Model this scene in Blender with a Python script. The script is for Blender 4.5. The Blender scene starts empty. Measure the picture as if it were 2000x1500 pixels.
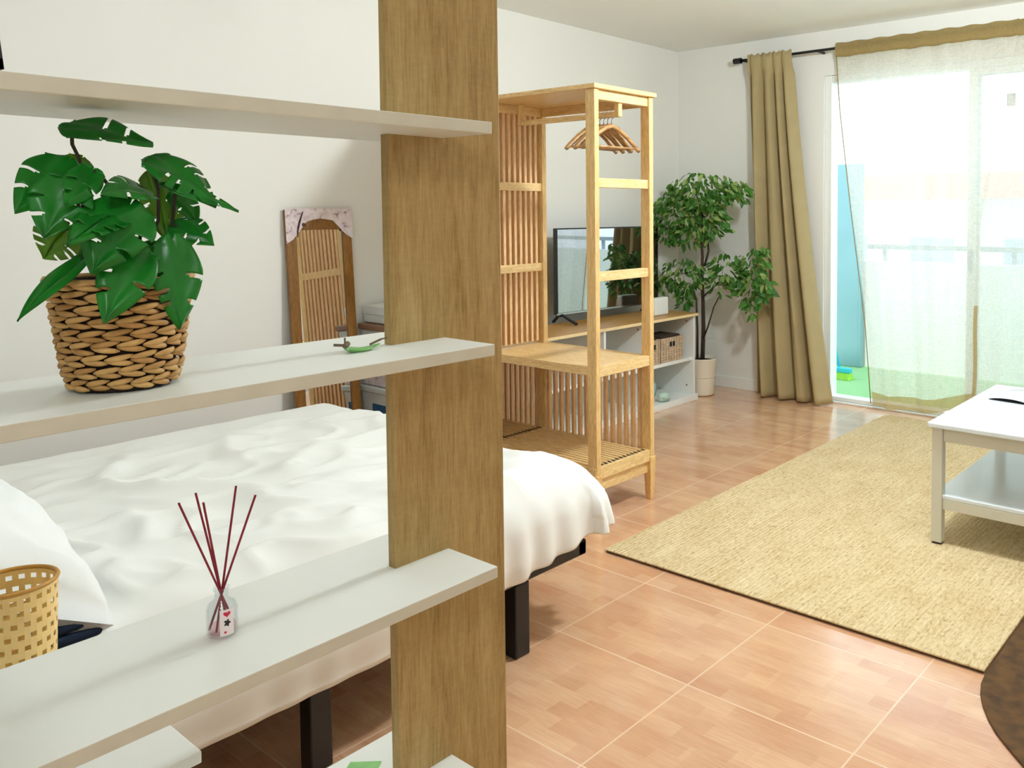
import bpy, bmesh, math, random
from mathutils import Vector, Matrix, noise, Euler
random.seed(7)
S = bpy.context.scene
C = S.collection
PI = math.pi

# ---------------------------------------------------------------- camera
cam_d = bpy.data.cameras.new('camera'); cam = bpy.data.objects.new('camera', cam_d); C.objects.link(cam)
F, PX, PY, YAW, PIT, ROLL = 1654.7, 1301.2, 490.7, .6537, .0477, -.0033
EYE = 1.33
fwd = Vector((-math.sin(YAW)*math.cos(PIT), math.cos(YAW)*math.cos(PIT), -math.sin(PIT)))
rt = Vector((math.cos(YAW), math.sin(YAW), 0)); up = rt.cross(fwd)
rt, up = math.cos(ROLL)*rt + math.sin(ROLL)*up, -math.sin(ROLL)*rt + math.cos(ROLL)*up
cam.matrix_world = Matrix(((rt.x, up.x, -fwd.x, 0), (rt.y, up.y, -fwd.y, 0), (rt.z, up.z, -fwd.z, EYE), (0, 0, 0, 1)))
cam_d.sensor_width = 36; cam_d.lens = F/2000*36
cam_d.shift_x = (1000-PX)/2000; cam_d.shift_y = (PY-750)/2000
cam_d.clip_start = .02
S.camera = cam

# ---------------------------------------------------------------- world, light, exposure
S.view_settings.view_transform = 'Standard'; S.view_settings.look = 'None'
S.view_settings.exposure = 0.34; S.view_settings.gamma = 1; S.view_settings.use_curve_mapping = False
W = bpy.data.worlds.new('sky'); S.world = W; W.use_nodes = True
bg = W.node_tree.nodes['Background']; bg.inputs[0].default_value = (.70, .87, 1, 1); bg.inputs[1].default_value = 2.4
S.cycles.max_bounces = 8; S.cycles.diffuse_bounces = 5; S.cycles.transparent_max_bounces = 16
S.cycles.caustics_reflective = False; S.cycles.caustics_refractive = False
S.cycles.use_denoising = True
S.cycles.sample_clamp_indirect = 6

def area(name, loc, size, power, col=(1, 1, 1), rot=(0, 0, 0), sy=None):
    d = bpy.data.lights.new(name, 'AREA'); d.energy = power; d.color = col; d.size = size
    if sy: d.shape = 'RECTANGLE'; d.size_y = sy
    o = bpy.data.objects.new(name, d); o.location = loc; o.rotation_euler = rot; C.objects.link(o); return o
# sun high behind the building: lights the balcony parapet and the houses opposite
sd_ = bpy.data.lights.new('sun', 'SUN'); sd_.energy = 2.4; sd_.angle = .03; sd_.color = (1, .97, .92)
so_ = bpy.data.objects.new('sun', sd_); so_.rotation_euler = (math.radians(25), 0, 0); so_.location = (0, -3, 8); C.objects.link(so_)
# daylight falling in through the glass door
po = area('window_portal', (-1.71, 5.505, 1.13), 1.96, 1, (1, 1, 1), (-PI/2, 0, 0), 2.24); po.data.cycles.is_portal = True
# added unseen fill globes (built below): place, light given off in watts
FILL_LAMPS = ((.5, -.6, 24), (-1.15, 3.0, 112), (-2.3, .9, 6))
FILL_Z, FILL_R = 2.3, .10

# ---------------------------------------------------------------- helpers
ORG = {}
class MB:
    def __init__(s): s.v = []; s.f = []
    def add(s, vs, fs, M=None):
        n = len(s.v)
        for p in vs:
            p = Vector(p)
            s.v.append(M @ p if M else p)
        s.f += [tuple(i+n for i in f) for f in fs]; return s
    def box(s, x0, x1, y0, y1, z0, z1, M=None):
        return s.add([(x0,y0,z0),(x1,y0,z0),(x1,y1,z0),(x0,y1,z0),(x0,y0,z1),(x1,y0,z1),(x1,y1,z1),(x0,y1,z1)],
                     [(0,3,2,1),(4,5,6,7),(0,1,5,4),(1,2,6,5),(2,3,7,6),(3,0,4,7)], M)
    def frustum(s, c0, w0, d0, c1, w1, d1):
        v = [(c[0]+sx*w/2, c[1]+sy*d/2, c[2]) for c, w, d in ((c0,w0,d0),(c1,w1,d1)) for sx, sy in ((-1,-1),(1,-1),(1,1),(-1,1))]
        return s.add(v, [(0,3,2,1),(4,5,6,7),(0,1,5,4),(1,2,6,5),(2,3,7,6),(3,0,4,7)])
    def bar(s, a, b, w, h=None, upv=(0,0,1)):
        a, b = Vector(a), Vector(b); h = h or w; d = (b-a).normalized(); upv = Vector(upv)
        if abs(d.dot(upv)) > .98: upv = Vector((0,1,0))
        r = d.cross(upv).normalized()*w/2; u = r.cross(d).normalized()*h/2
        return s.add([a-r-u,a+r-u,a+r+u,a-r+u,b-r-u,b+r-u,b+r+u,b-r+u], [(0,3,2,1),(4,5,6,7),(0,1,5,4),(1,2,6,5),(2,3,7,6),(3,0,4,7)])
    def tube(s, pts, r, seg=8, cap=True):
        pts = [Vector(p) for p in pts]; n = len(pts); rs = r if hasattr(r, '__len__') else [r]*n
        vs = []; ref = None
        for i, p in enumerate(pts):
            d = (pts[min(i+1,n-1)]-pts[max(i-1,0)]).normalized()
            if ref is None: ref = d.orthogonal().normalized()
            ref = (ref - d*ref.dot(d)).normalized(); b = d.cross(ref)
            vs += [p + (ref*math.cos(2*PI*k/seg) + b*math.sin(2*PI*k/seg))*rs[i] for k in range(seg)]
        fs = [(i*seg+k, i*seg+(k+1)%seg, (i+1)*seg+(k+1)%seg, (i+1)*seg+k) for i in range(n-1) for k in range(seg)]
        if cap: fs += [tuple(reversed(range(seg))), tuple(range((n-1)*seg, n*seg))]
        return s.add(vs, fs)
    def lathe(s, prof, c=(0,0,0), seg=32, M=None):
        n = len(prof); vs = []
        for r, z in prof: vs += [(c[0]+r*math.cos(2*PI*k/seg), c[1]+r*math.sin(2*PI*k/seg), c[2]+z) for k in range(seg)]
        fs = [(i*seg+k, i*seg+(k+1)%seg, (i+1)*seg+(k+1)%seg, (i+1)*seg+k) for i in range(n-1) for k in range(seg)]
        return s.add(vs, fs, M)
    def grid(s, fn, nu, nv, wrap=False):
        vs = [fn(i/nu, j/nv) for j in range(nv+1) for i in range(nu+1)]
        w = nu+1
        return s.add(vs, [(j*w+i, j*w+i+1, (j+1)*w+i+1, (j+1)*w+i) for j in range(nv) for i in range(nu)])
    def poly(s, outline, thick, M):          # prism from a 2D outline in local xy
        n = len(outline)
        vs = [(x,y,0) for x,y in outline] + [(x,y,thick) for x,y in outline]
        return s.add(vs, [tuple(reversed(range(n))), tuple(range(n,2*n))] + [(i,(i+1)%n,(i+1)%n+n,i+n) for i in range(n)], M)

def link(name, mb, mat, parent=None, smooth=False, bevel=0, solid=0, sub=0, origin=None, bseg=2):
    o = bpy.data.objects.new(name, None)
    bpy.data.objects.remove(o)
    if parent is not None: org = Vector(ORG[parent])
    elif origin is not None: org = Vector(origin)
    else:
        xs = [p.x for p in mb.v]; ys = [p.y for p in mb.v]; zs = [p.z for p in mb.v]
        org = Vector(((min(xs)+max(xs))/2, (min(ys)+max(ys))/2, min(zs)))
    me = bpy.data.meshes.new(name)
    me.from_pydata([tuple(p-org) for p in mb.v], [], mb.f); me.update()
    bm = bmesh.new(); bm.from_mesh(me); bmesh.ops.recalc_face_normals(bm, faces=bm.faces[:]) if solid == 0 else None
    bm.to_mesh(me); bm.free()
    o = bpy.data.objects.new(name, me); C.objects.link(o)
    if isinstance(mat, (list, tuple)):
        for m in mat: me.materials.append(m)
    else: me.materials.append(mat)
    if parent is not None: o.parent = parent
    else: o.location = org
    ORG[o] = org
    if smooth: me.shade_smooth()
    if solid: m = o.modifiers.new('s','SOLIDIFY'); m.thickness = solid; m.offset = 0
    if bevel:
        m = o.modifiers.new('b','BEVEL'); m.width = bevel; m.segments = bseg; m.limit_method = 'ANGLE'; m.angle_limit = .6
    if sub: m = o.modifiers.new('u','SUBSURF'); m.levels = m.render_levels = sub
    return o
def tag(o, label, cat, group=None, kind=None):
    o['label'] = label; o['category'] = cat
    if group: o['group'] = group
    if kind: o['kind'] = kind
    return o
def thing(name, loc, label, cat, group=None):
    o = bpy.data.objects.new(name, None); o.location = loc; C.objects.link(o); ORG[o] = Vector(loc); o.empty_display_size = .05
    return tag(o, label, cat, group)
def struct(name, mb, mat, parent=None, **k):
    o = link(name, mb, mat, parent, origin=None if parent else (0,0,0), **k)
    if parent is None: o['kind'] = 'structure'
    return o

# ---------------------------------------------------------------- materials
def srgb(r, g, b):
    f = lambda c: (c/255/12.92) if c/255 <= .04045 else ((c/255+.055)/1.055)**2.4
    return (f(r), f(g), f(b), 1)
class NT:
    def __init__(s, name):
        s.m = bpy.data.materials.new(name); s.m.use_nodes = True; s.t = s.m.node_tree; s.n = s.t.nodes; s.bsdf = s.n['Principled BSDF']; s.out = s.n['Material Output']
    def new(s, typ, **k):
        x = s.n.new(typ)
        for a, b in k.items(): setattr(x, a, b)
        return x
    def l(s, a, b): s.t.links.new(a, b)
    def coord(s, scale=(1,1,1), loc=(0,0,0), rot=(0,0,0), world=False):
        tc = s.new('ShaderNodeTexCoord'); mp = s.new('ShaderNodeMapping')
        mp.inputs['Scale'].default_value = scale; mp.inputs['Location'].default_value = loc; mp.inputs['Rotation'].default_value = rot
        s.l(tc.outputs['Object'], mp.inputs[0]); return mp.outputs[0]
    def noise(s, vec, scale=5, detail=4, rough=.5, dist=0):
        x = s.new('ShaderNodeTexNoise'); s.l(vec, x.inputs['Vector']); x.inputs['Scale'].default_value = scale; x.inputs['Detail'].default_value = detail
        x.inputs['Roughness'].default_value = rough; x.inputs['Distortion'].default_value = dist; return x.outputs[0]
    def ramp(s, fac, stops):
        r = s.new('ShaderNodeValToRGB'); e = r.color_ramp.elements
        while len(e) < len(stops): e.new(.5)
        for i, (p, c) in enumerate(stops): e[i].position = p; e[i].color = c
        s.l(fac, r.inputs[0]); return r.outputs[0]
    def mix(s, fac, a, b, mode='MIX'):
        x = s.new('ShaderNodeMix', data_type='RGBA', blend_type=mode)
        for v, i in ((fac, 0), (a, 6), (b, 7)):
            if hasattr(v, 'links'): s.l(v, x.inputs[i])
            else: x.inputs[i].default_value = v
        return x.outputs[2]
    def math(s, op, a, b=0.0):
        x = s.new('ShaderNodeMath', operation=op)
        for v, i in ((a, 0), (b, 1)):
            if hasattr(v, 'links'): s.l(v, x.inputs[i])
            else: x.inputs[i].default_value = v
        return x.outputs[0]
    def bump(s, h, strength=.3, dist=.002):
        b = s.new('ShaderNodeBump'); b.inputs['Strength'].default_value = strength; b.inputs['Distance'].default_value = dist
        s.l(h, b.inputs['Height']); s.l(b.outputs[0], s.bsdf.inputs['Normal'])
    def col(s, c):
        if hasattr(c, 'links'): s.l(c, s.bsdf.inputs['Base Color'])
        else: s.bsdf.inputs['Base Color'].default_value = c
    def set(s, **k):
        for a, b in k.items(): s.bsdf.inputs[a.replace('_', ' ')].default_value = b
def plain(name, rgb, rough=.5, var=.06, scale=8, bump=0, metal=0, spec=.5):
    t = NT(name); c = srgb(*rgb); v = t.coord()
    n = t.noise(v, scale, 3)
    d = tuple(x*(1-var) for x in c[:3]) + (1,)
    t.col(t.ramp(n, [(.3, d), (.7, c)])); t.set(Roughness=rough, Metallic=metal, Specular_IOR_Level=spec)
    if bump: t.bump(t.noise(v, scale*12, 2), bump, .001)
    return t.m
def wood(name, dark, light, stretch=(14,14,1), scale=4, rough=.45, bump=.08, fine=True, lo=.32, hi=.68):
    t = NT(name); v = t.coord(stretch)
    n = t.noise(v, scale, 6, .62, .6)
    c = t.ramp(n, [(lo, srgb(*dark)), (hi, srgb(*light))])
    v2 = t.coord(tuple(a*5 for a in stretch)); n2 = t.noise(v2, scale, 2)
    c = t.mix(.35, c, t.ramp(n2, [(.35, srgb(*[x*.72 for x in dark])), (.6, srgb(*light))]))
    t.col(c); t.set(Roughness=rough); t.bump(n2, bump, .001); return t.m

M = {}
M['wall'] = plain('wall_paint', (232,232,226), .9, .02, 2, .05)
M['ceiling'] = plain('ceiling_paint', (246,247,243), .9, .02, 2, .03)
M['white'] = plain('white_lacquer', (233,236,232), .4, .02, 6)
M['shaded_edge'] = plain('shaded_edge_band', (206,202,184), .5, .08, 20)  # shade on the white shelf edges put into the colour
M['board_white'] = plain('white_melamine', (228,232,226), .45, .03, 9, .05)
M['black'] = plain('black_steel', (14,14,16), .35, .1, 10)
M['blackp'] = plain('black_plastic', (18,18,20), .4, .1, 10)
M['bamboo'] = wood('bamboo', (208,162,96), (240,206,144), (30,30,2.2), 3, .42, .04)
M['bamboo_h'] = wood('bamboo_horizontal', (210,164,100), (242,210,150), (2.2,30,30), 3, .42, .04)
M['bamboo_y'] = wood('bamboo_end_rails', (216,174,110), (244,216,160), (30,2.2,30), 3, .42, .04)
M['slat'] = wood('bamboo_slat', (204,150,96), (242,206,156), (40,40,2.2), 3, .45, .04)
M['hangerw'] = wood('hanger_wood', (120,78,40), (206,164,110), (20,3,20), 3, .4, .02)
M['wire'] = plain('steel_wire', (180,182,186), .25, .05, 10, 0, 1)

# oak board: vertical grain with cathedral streaks
t = NT('oak_veneer'); v = t.coord((9,9,.9)); n = t.noise(v, 4.2, 7, .64, 1.1)
c = t.ramp(n, [(.28, srgb(136,106,58)), (.48, srgb(166,138,86)), (.72, srgb(188,162,110))])
v2 = t.coord((70,70,5)); n2 = t.noise(v2, 4, 3, .6)
c = t.mix(.32, c, t.ramp(n2, [(.34, srgb(118,90,44)), (.58, srgb(178,150,98))]))
v3 = t.coord((3,8,26)); n3 = t.noise(v3, 6, 3, .6)
c = t.mix(.05, c, t.ramp(n3, [(.4, srgb(120,90,50)), (.65, srgb(206,184,140))]))
t.col(c); t.set(Roughness=.55, Specular_IOR_Level=.3); t.bump(n2, .05, .0006); M['oak'] = t.m
M['oak_top'] = wood('bench_oak_top', (168,120,58), (206,160,92), (30,2.2,30), 3, .4, .04)
M['bench_edge'] = plain('light_edge', (232,208,158), .5, .05, 10)

# floor: wood-look ceramic tiles
t = NT('wood_look_tile'); TX, TY, X0, Y0 = .5025, .4345, -1.366, 2.309
def brick(vec, w, h, mort, off=0.0, smooth=.1):
    b = t.new('ShaderNodeTexBrick'); t.l(vec, b.inputs['Vector']); b.offset = off; b.squash = 1
    b.inputs['Scale'].default_value = 1; b.inputs['Mortar Size'].default_value = mort; b.inputs['Mortar Smooth'].default_value = smooth
    b.inputs['Brick Width'].default_value = w; b.inputs['Row Height'].default_value = h
    b.inputs['Color1'].default_value = (0,0,0,1); b.inputs['Color2'].default_value = (1,1,1,1); b.inputs['Mortar'].default_value = (.5,.5,.5,1); return b
base = t.coord(loc=(-X0+TX*20, -Y0+TY*20, 0))
tile = brick(base, TX, TY, .0027)
strip = brick(base, TX/3.0, TY/8, 0.0, .37)
strip2 = brick(t.coord(loc=(.13-X0+TX*20, -Y0+TY*20, 0)), TX/1.6, TY/4, 0.0, .6)
grain = t.noise(t.coord((3,40,3)), 4, 5, .6, .3)
c = t.ramp(grain, [(.3, srgb(204,146,108)), (.7, srgb(234,190,150))])
c = t.mix(.45, c, t.ramp(strip.outputs[0], [(.0, srgb(198,140,102)), (1, srgb(238,202,164))]))
c = t.mix(.2, c, t.ramp(strip2.outputs[0], [(.0, srgb(164,104,72)), (1, srgb(230,192,152))]))
blot = t.noise(t.coord((1,2.5,1)), 3.5, 3)
c = t.mix(.22, c, t.ramp(blot, [(.35, srgb(172,108,76)), (.65, srgb(230,190,150))]))
c = t.mix(tile.outputs['Fac'], c, srgb(232,198,166))
t.col(c); t.set(Roughness=.22, Specular_IOR_Level=.7, Coat_Weight=.6, Coat_Roughness=.12, Coat_IOR=1.6)
rr = t.math('ADD', t.math('MULTIPLY', grain, .12), .13); t.l(rr, t.bsdf.inputs['Roughness'])
t.bump(t.math('SUBTRACT', 1.0, tile.outputs['Fac']), .25, .001); M['floor'] = t.m

# jute rug: braided rows running along Y
t = NT('jute'); v = t.coord()
sx = t.new('ShaderNodeSeparateXYZ'); t.l(v, sx.inputs[0])
row = t.math('SINE', t.math('MULTIPLY', sx.outputs[0], 2*PI/.017))
n1 = t.noise(t.coord((60,20,10)), 2.0, 4, .75); n2 = t.noise(t.coord((2,1.5,1)), 3, 3); n3 = t.noise(t.coord((46,1.2,1)), 3, 2)
h = t.math('ADD', t.math('MULTIPLY', row, .25), n1)
c = t.ramp(n1, [(.32, srgb(112,86,50)), (.43, srgb(206,182,134)), (.62, srgb(232,214,174))])
c = t.mix(.30, c, t.ramp(n3, [(.35, srgb(176,144,94)), (.65, srgb(234,216,176))]))
c = t.mix(.18, c, t.ramp(n2, [(.35, srgb(188,156,108)), (.7, srgb(238,222,184))]))
t.col(c); t.set(Roughness=.95, Specular_IOR_Level=.1); t.bump(h, .9, .006); M['jute'] = t.m
M['rug_shadow'] = plain('jute_edge_shadow', (96,70,44), .95, .4, 90, .6)  # dark brown that holds the shade under the rug's edge

# fabrics
def fabric(name, rgb, scale=420, bump=.15, var=.1, trans=0.0, rough=.9, low=3):
    t = NT(name); v = t.coord(); c = srgb(*rgb); n = t.noise(v, low, 3)
    d = tuple(x*(1-var) for x in c[:3]) + (1,)
    t.col(t.ramp(n, [(.3, d), (.7, c)])); t.set(Roughness=rough, Specular_IOR_Level=.15)
    w = t.noise(v, scale, 2); t.bump(w, bump, .0006)
    if trans:
        tr = t.new('ShaderNodeBsdfTranslucent'); tr.inputs[0].default_value = c
        mx = t.new('ShaderNodeMixShader'); mx.inputs[0].default_value = trans
        t.l(t.bsdf.outputs[0], mx.inputs[1]); t.l(tr.outputs[0], mx.inputs[2]); t.l(mx.outputs[0], t.out.inputs[0])
    return t.m
M['sheet'] = fabric('white_cotton', (236,238,234), 500, .1, .02)
M['pillow'] = fabric('pillow_cotton', (238,242,242), 500, .1, .02)
M['navy'] = fabric('navy_cloth', (34,46,66), 300, .2, .2)
M['curtain'] = fabric('olive_linen', (192,174,130), 300, .25, .10, .25, low=9)
# sheer linen: open weave lets light through between threads
def sheer(name, tr_amt, rgb):
    t = NT(name); v1 = t.coord((1,1,.16)); v2 = t.coord((.16,.16,1))
    a = t.noise(v1, 220, 3, .7); b = t.noise(v2, 180, 3, .7); sl = t.noise(t.coord((1,1,.03)), 16, 2, .5)  # sl: dark fold lines put into the transparency as streaks
    f = t.math('ADD', t.math('ADD', t.math('MULTIPLY', a, .42), t.math('MULTIPLY', b, .42)), t.math('MULTIPLY', sl, .16))
    fac = t.new('ShaderNodeMapRange'); fac.inputs['From Min'].default_value = .36; fac.inputs['From Max'].default_value = .64
    fac.inputs['To Min'].default_value = max(0, tr_amt-.22); fac.inputs['To Max'].default_value = min(1, tr_amt+.22); t.l(f, fac.inputs[0])
    c = srgb(*rgb)
    tp = t.new('ShaderNodeBsdfTransparent'); tl = t.new('ShaderNodeBsdfTranslucent'); tl.inputs[0].default_value = c
    df = t.new('ShaderNodeBsdfDiffuse'); df.inputs[0].default_value = c
    m1 = t.new('ShaderNodeMixShader'); m1.inputs[0].default_value = .5; t.l(df.outputs[0], m1.inputs[1]); t.l(tl.outputs[0], m1.inputs[2])
    m2 = t.new('ShaderNodeMixShader'); t.l(fac.outputs[0], m2.inputs[0]); t.l(m1.outputs[0], m2.inputs[1]); t.l(tp.outputs[0], m2.inputs[2])
    t.l(m2.outputs[0], t.out.inputs[0]); return t.m
M['sheer'] = sheer('sheer_linen', .32, (234,231,220))
M['sheer_hem'] = sheer('sheer_linen_hem', .06, (190,168,116))

def glassmat(name, col, rough=0, ior=1.45, thin=True):
    t = NT(name)
    g = t.new('ShaderNodeBsdfGlossy'); g.inputs['Roughness'].default_value = rough
    tp = t.new('ShaderNodeBsdfTransparent'); tp.inputs[0].default_value = col
    lw = t.new('ShaderNodeLayerWeight'); lw.inputs[0].default_value = .5; fq = t.math('POWER', lw.outputs['Facing'], 4.0); fac = t.math('ADD', t.math('MULTIPLY', fq, .5), .04)
    m = t.new('ShaderNodeMixShader'); t.l(fac, m.inputs[0]); t.l(tp.outputs[0], m.inputs[1]); t.l(g.outputs[0], m.inputs[2]); t.l(m.outputs[0], t.out.inputs[0]); return t.m
M['glass'] = glassmat('pane_glass', (.97,.99,.99,1), 0, 1.3)
M['bottle'] = glassmat('bottle_glass', (.95,.96,.97,1), .02, 1.5)
M['perfume'] = glassmat('perfume_liquid', (1,.80,.82,1), .02, 1.35)
t = NT('mirror_silver'); t.set(Metallic=1, Roughness=.01); t.col((.9,.9,.88,1)); M['mirror'] = t.m
t = NT('screen_glass'); t.col(srgb(10,14,14)); t.set(Roughness=.06, Coat_Weight=1, Coat_Roughness=.02, Coat_IOR=4.0, IOR=1.6); M['screen'] = t.m
M['mframe'] = wood('mirror_frame_brown', (104,66,18), (146,100,36), (20,20,2), 3, .4, .03)
# printed cardboard
t = NT('printed_card'); v = t.coord(); n = t.noise(v, 26, 3, .6, .8)
t.col(t.ramp(n, [(.30, srgb(112,86,92)), (.40, srgb(206,190,194)), (.6, srgb(226,216,216))])); t.set(Roughness=.8); M['card'] = t.m
M['cardink'] = plain('card_ink', (66,44,54), .8)
# leaves
def leafmat(name, a, b, tr, spec=.5, rough=.3):
    t = NT(name); v = t.coord(); n = t.noise(v, 30, 3)
    g = t.new('ShaderNodeNewGeometry'); r = g.outputs['Random Per Island']
    c = t.mix(.5, t.ramp(n, [(.3, srgb(*a)), (.7, srgb(*b))]), t.ramp(r, [(0, srgb(*a)), (1, srgb(*b))]))
    t.col(c); t.set(Roughness=rough, Specular_IOR_Level=spec)
    x = t.new('ShaderNodeBsdfTranslucent'); x.inputs[0].default_value = srgb(*tr); m = t.new('ShaderNodeMixShader'); m.inputs[0].default_value = .3
    t.l(t.bsdf.outputs[0], m.inputs[1]); t.l(x.outputs[0], m.inputs[2]); t.l(m.outputs[0], t.out.inputs[0]); return t.m
M['monstera'] = leafmat('monstera_leaf', (8,92,26), (34,146,44), (90,190,30))
M['monstera_l'] = leafmat('monstera_leaf_light', (70,120,24), (112,160,44), (150,200,40))
M['ficus'] = leafmat('ficus_leaf', (26,74,32), (88,146,58), (120,180,60), .4, .4)
M['ficus_l'] = leafmat('ficus_leaf_light', (92,132,56), (180,196,120), (150,180,90), .4, .4)
M['stem'] = plain('plant_stem', (52,44,30), .6, .2, 20)
M['bark'] = plain('ficus_bark', (62,44,32), .85, .35, 26, .4)
M['soil'] = plain('soil_moss', (50,38,24), 1, .4, 60, .5)
M['pot'] = plain('cream_ceramic', (228,222,204), .45, .04, 5)
t = NT('water_hyacinth'); v = t.coord((1,1,1)); n = t.noise(v, 60, 3); g = t.new('ShaderNodeNewGeometry')
c = t.mix(.5, t.ramp(n, [(.3, srgb(150,104,50)), (.7, srgb(206,164,98))]), t.ramp(g.outputs['Random Per Island'], [(0, srgb(150,104,48)), (1, srgb(216,176,112))]))
t.col(c); t.set(Roughness=.65); t.bump(t.noise(t.coord((1,1,6)), 160, 2), .3, .0006); M['weave'] = t.m
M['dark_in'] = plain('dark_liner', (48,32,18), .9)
M['cane'] = plain('cane_rattan', (250,220,150), .5, .12, 30, .1)
M['cane_rim'] = plain('cane_rim', (196,146,62), .5, .12, 30)
M['red'] = plain('red_reed', (138,16,42), .6, .15, 40)
M['label'] = plain('paper_label', (240,226,226), .6)
M['labelred'] = plain('label_red', (196,32,60), .6)
M['labelblk'] = plain('label_black', (40,30,34), .6)
M['greenp'] = plain('green_leaf_dish', (138,198,120), .35, .25, 40)
M['twig'] = plain('twig_brown', (112,96,74), .8, .3, 50)
M['table'] = plain('table_white', (230,238,242), .22, .02, 5)
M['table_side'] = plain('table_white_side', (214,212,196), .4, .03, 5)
M['paper'] = plain('paper', (226,230,234), .5, .05, 30)
M['tealp'] = plain('teal_partition', (132,170,176), .6, .08, 3)
M['parapet'] = plain('parapet_white', (240,243,244), .9, .03, 3)
M['bluegrey'] = plain('rail_grey', (150,166,176), .5)
M['grass'] = plain('artificial_grass', (150,200,136), .9, .2, 90, .8)
M['cyan'] = plain('cyan_plastic', (60,190,214), .4)
M['lime'] = plain('lime_bristles', (150,214,60), .8, .3, 80, .5)
M['house'] = plain('house_wall', (226,222,214), .9, .06, .6)
M['roof'] = plain('terracotta_roof', (196,140,120), .9, .2, 3)
M['basket_w'] = plain('pale_wicker', (206,182,152), .8, .35, 60, .6)
M['clearp'] = plain('clear_plastic', (206,212,210), .3, .06, 8)
M['bluep'] = plain('blue_fabric_inside', (38,92,140), .6, .3, 18)
M['brownlid'] = plain('brown_lid', (142,106,80), .5, .1, 10)
M['lightblue'] = plain('light_blue_plastic', (164,206,214), .4)
M['mint'] = plain('mint_ceramic', (186,212,198), .4)
M['hide'] = plain('brown_hide', (92,62,22), .9, .6, 22, .7)
M['frameback'] = plain('frame_back', (150,130,112), .7)
M['fill_glass'] = plain('fill_shade_white', (240,240,236), .5)

# ---------------------------------------------------------------- room shell
LX, WY, RX, BY, H = -3.948, 5.31, 1.7, -2.0, 2.555
struct('floor', MB().box(LX-.1, RX+.1, BY-.1, WY+.1, -.1, 0), M['floor'])
struct('ceiling', MB().box(LX-.1, RX+.1, BY-.1, WY+.1, H, H+.1), M['ceiling'])
struct('wall_left', MB().box(LX-.12, LX, BY-.1, WY+.1, 0, H), M['wall'])
struct('wall_right', MB().box(RX, RX+.12, BY-.1, WY+.1, 0, H), M['wall'])
struct('wall_back', MB().box(LX, RX, BY-.12, BY, 0, H), M['wall'])
OX0, OX1, OZ = -2.70, -.72, 2.25
struct('wall_window', MB().box(LX, OX0, WY, WY+.2, 0, H).box(OX1, RX, WY, WY+.2, 0, H).box(OX0, OX1, WY, WY+.2, OZ, H), M['wall'])
struct('baseboard_window', MB().box(LX+.012, OX0-.01, WY-.012, WY, 0, .085), M['white'], bevel=.003)
struct('baseboard_left', MB().box(LX, LX+.012, BY+.01, WY-.012, 0, .085), M['white'], bevel=.003)
struct('trim_1', MB().box(OX0, OX1, WY-.004, WY+.2, 0, .012), M['white'], bevel=.002)
# sliding glass door
dr = MB()
dr.box(OX0, OX0+.05, WY+.02, WY+.12, .012, OZ).box(OX1-.05, OX1, WY+.02, WY+.12, .012, OZ).box(OX0+.05, OX1-.05, WY+.02, WY+.12, OZ-.05, OZ-.001).box(OX0+.05, OX1-.05, WY+.02, WY+.12, .0125, .04)
d1 = struct('window_1', dr, M['white'], bevel=.004)
def sash(x0, x1, y):
    b = MB().box(x0, x0+.05, y, y+.035, .04, OZ-.05).box(x1-.05, x1, y, y+.035, .04, OZ-.05).box(x0+.05, x1-.05, y, y+.035, OZ-.09, OZ-.051).box(x0+.05, x1-.05, y, y+.035, .041, .12)
    s = link('sash', b, M['white'], d1, bevel=.003)
    link('glass_pane', MB().box(x0+.05, x1-.05, y+.014, y+.020, .12, OZ-.09), M['glass'], s); return s
s1 = sash(-1.725, OX1-.05, WY+.03)
s2 = sash(-1.715, OX1-.06, WY+.075)
hd = link('handle', MB().bar((-1.70, WY+.012, .94), (-1.70, WY+.012, 1.08), .018, .02), M['bluegrey'], s1, bevel=.003)
link('glazing_sticker', MB().box(-1.50, -1.45, WY+.038, WY+.042, 1.955, 2.03), M['frameback'], s1)
for k, (x, y, e) in enumerate(FILL_LAMPS):  # made-up fixtures out of view, added to brighten the room
    L = thing('fill_lamp', (x, y, FILL_Z), 'white globe added as unseen fill lamp above the %s' % ('near end of the room', 'living area', 'bed')[k], 'added fill lamp')
    t = NT('fill_glow'); t.col((.9,.9,.9,1)); t.bsdf.inputs['Emission Color'].default_value = (.89,.965,1,1); t.bsdf.inputs['Emission Strength'].default_value = e/(PI*4*PI*FILL_R**2)
    link('globe', MB().lathe([(FILL_R*math.sin(PI*q/16)+1e-4, -FILL_R*math.cos(PI*q/16)) for q in range(17)], L.location, 32), t.m, L, smooth=True)
    link('stem', MB().tube([(x, y, FILL_Z+FILL_R), (x, y, H-.02)], .008, 8), M['white'], L, smooth=True)
    link('fill_lamp_plate', MB().lathe([(.001,-.02),(.05,-.02),(.06,0)], (x, y, H-.001), 24), M['white'], L)

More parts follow.
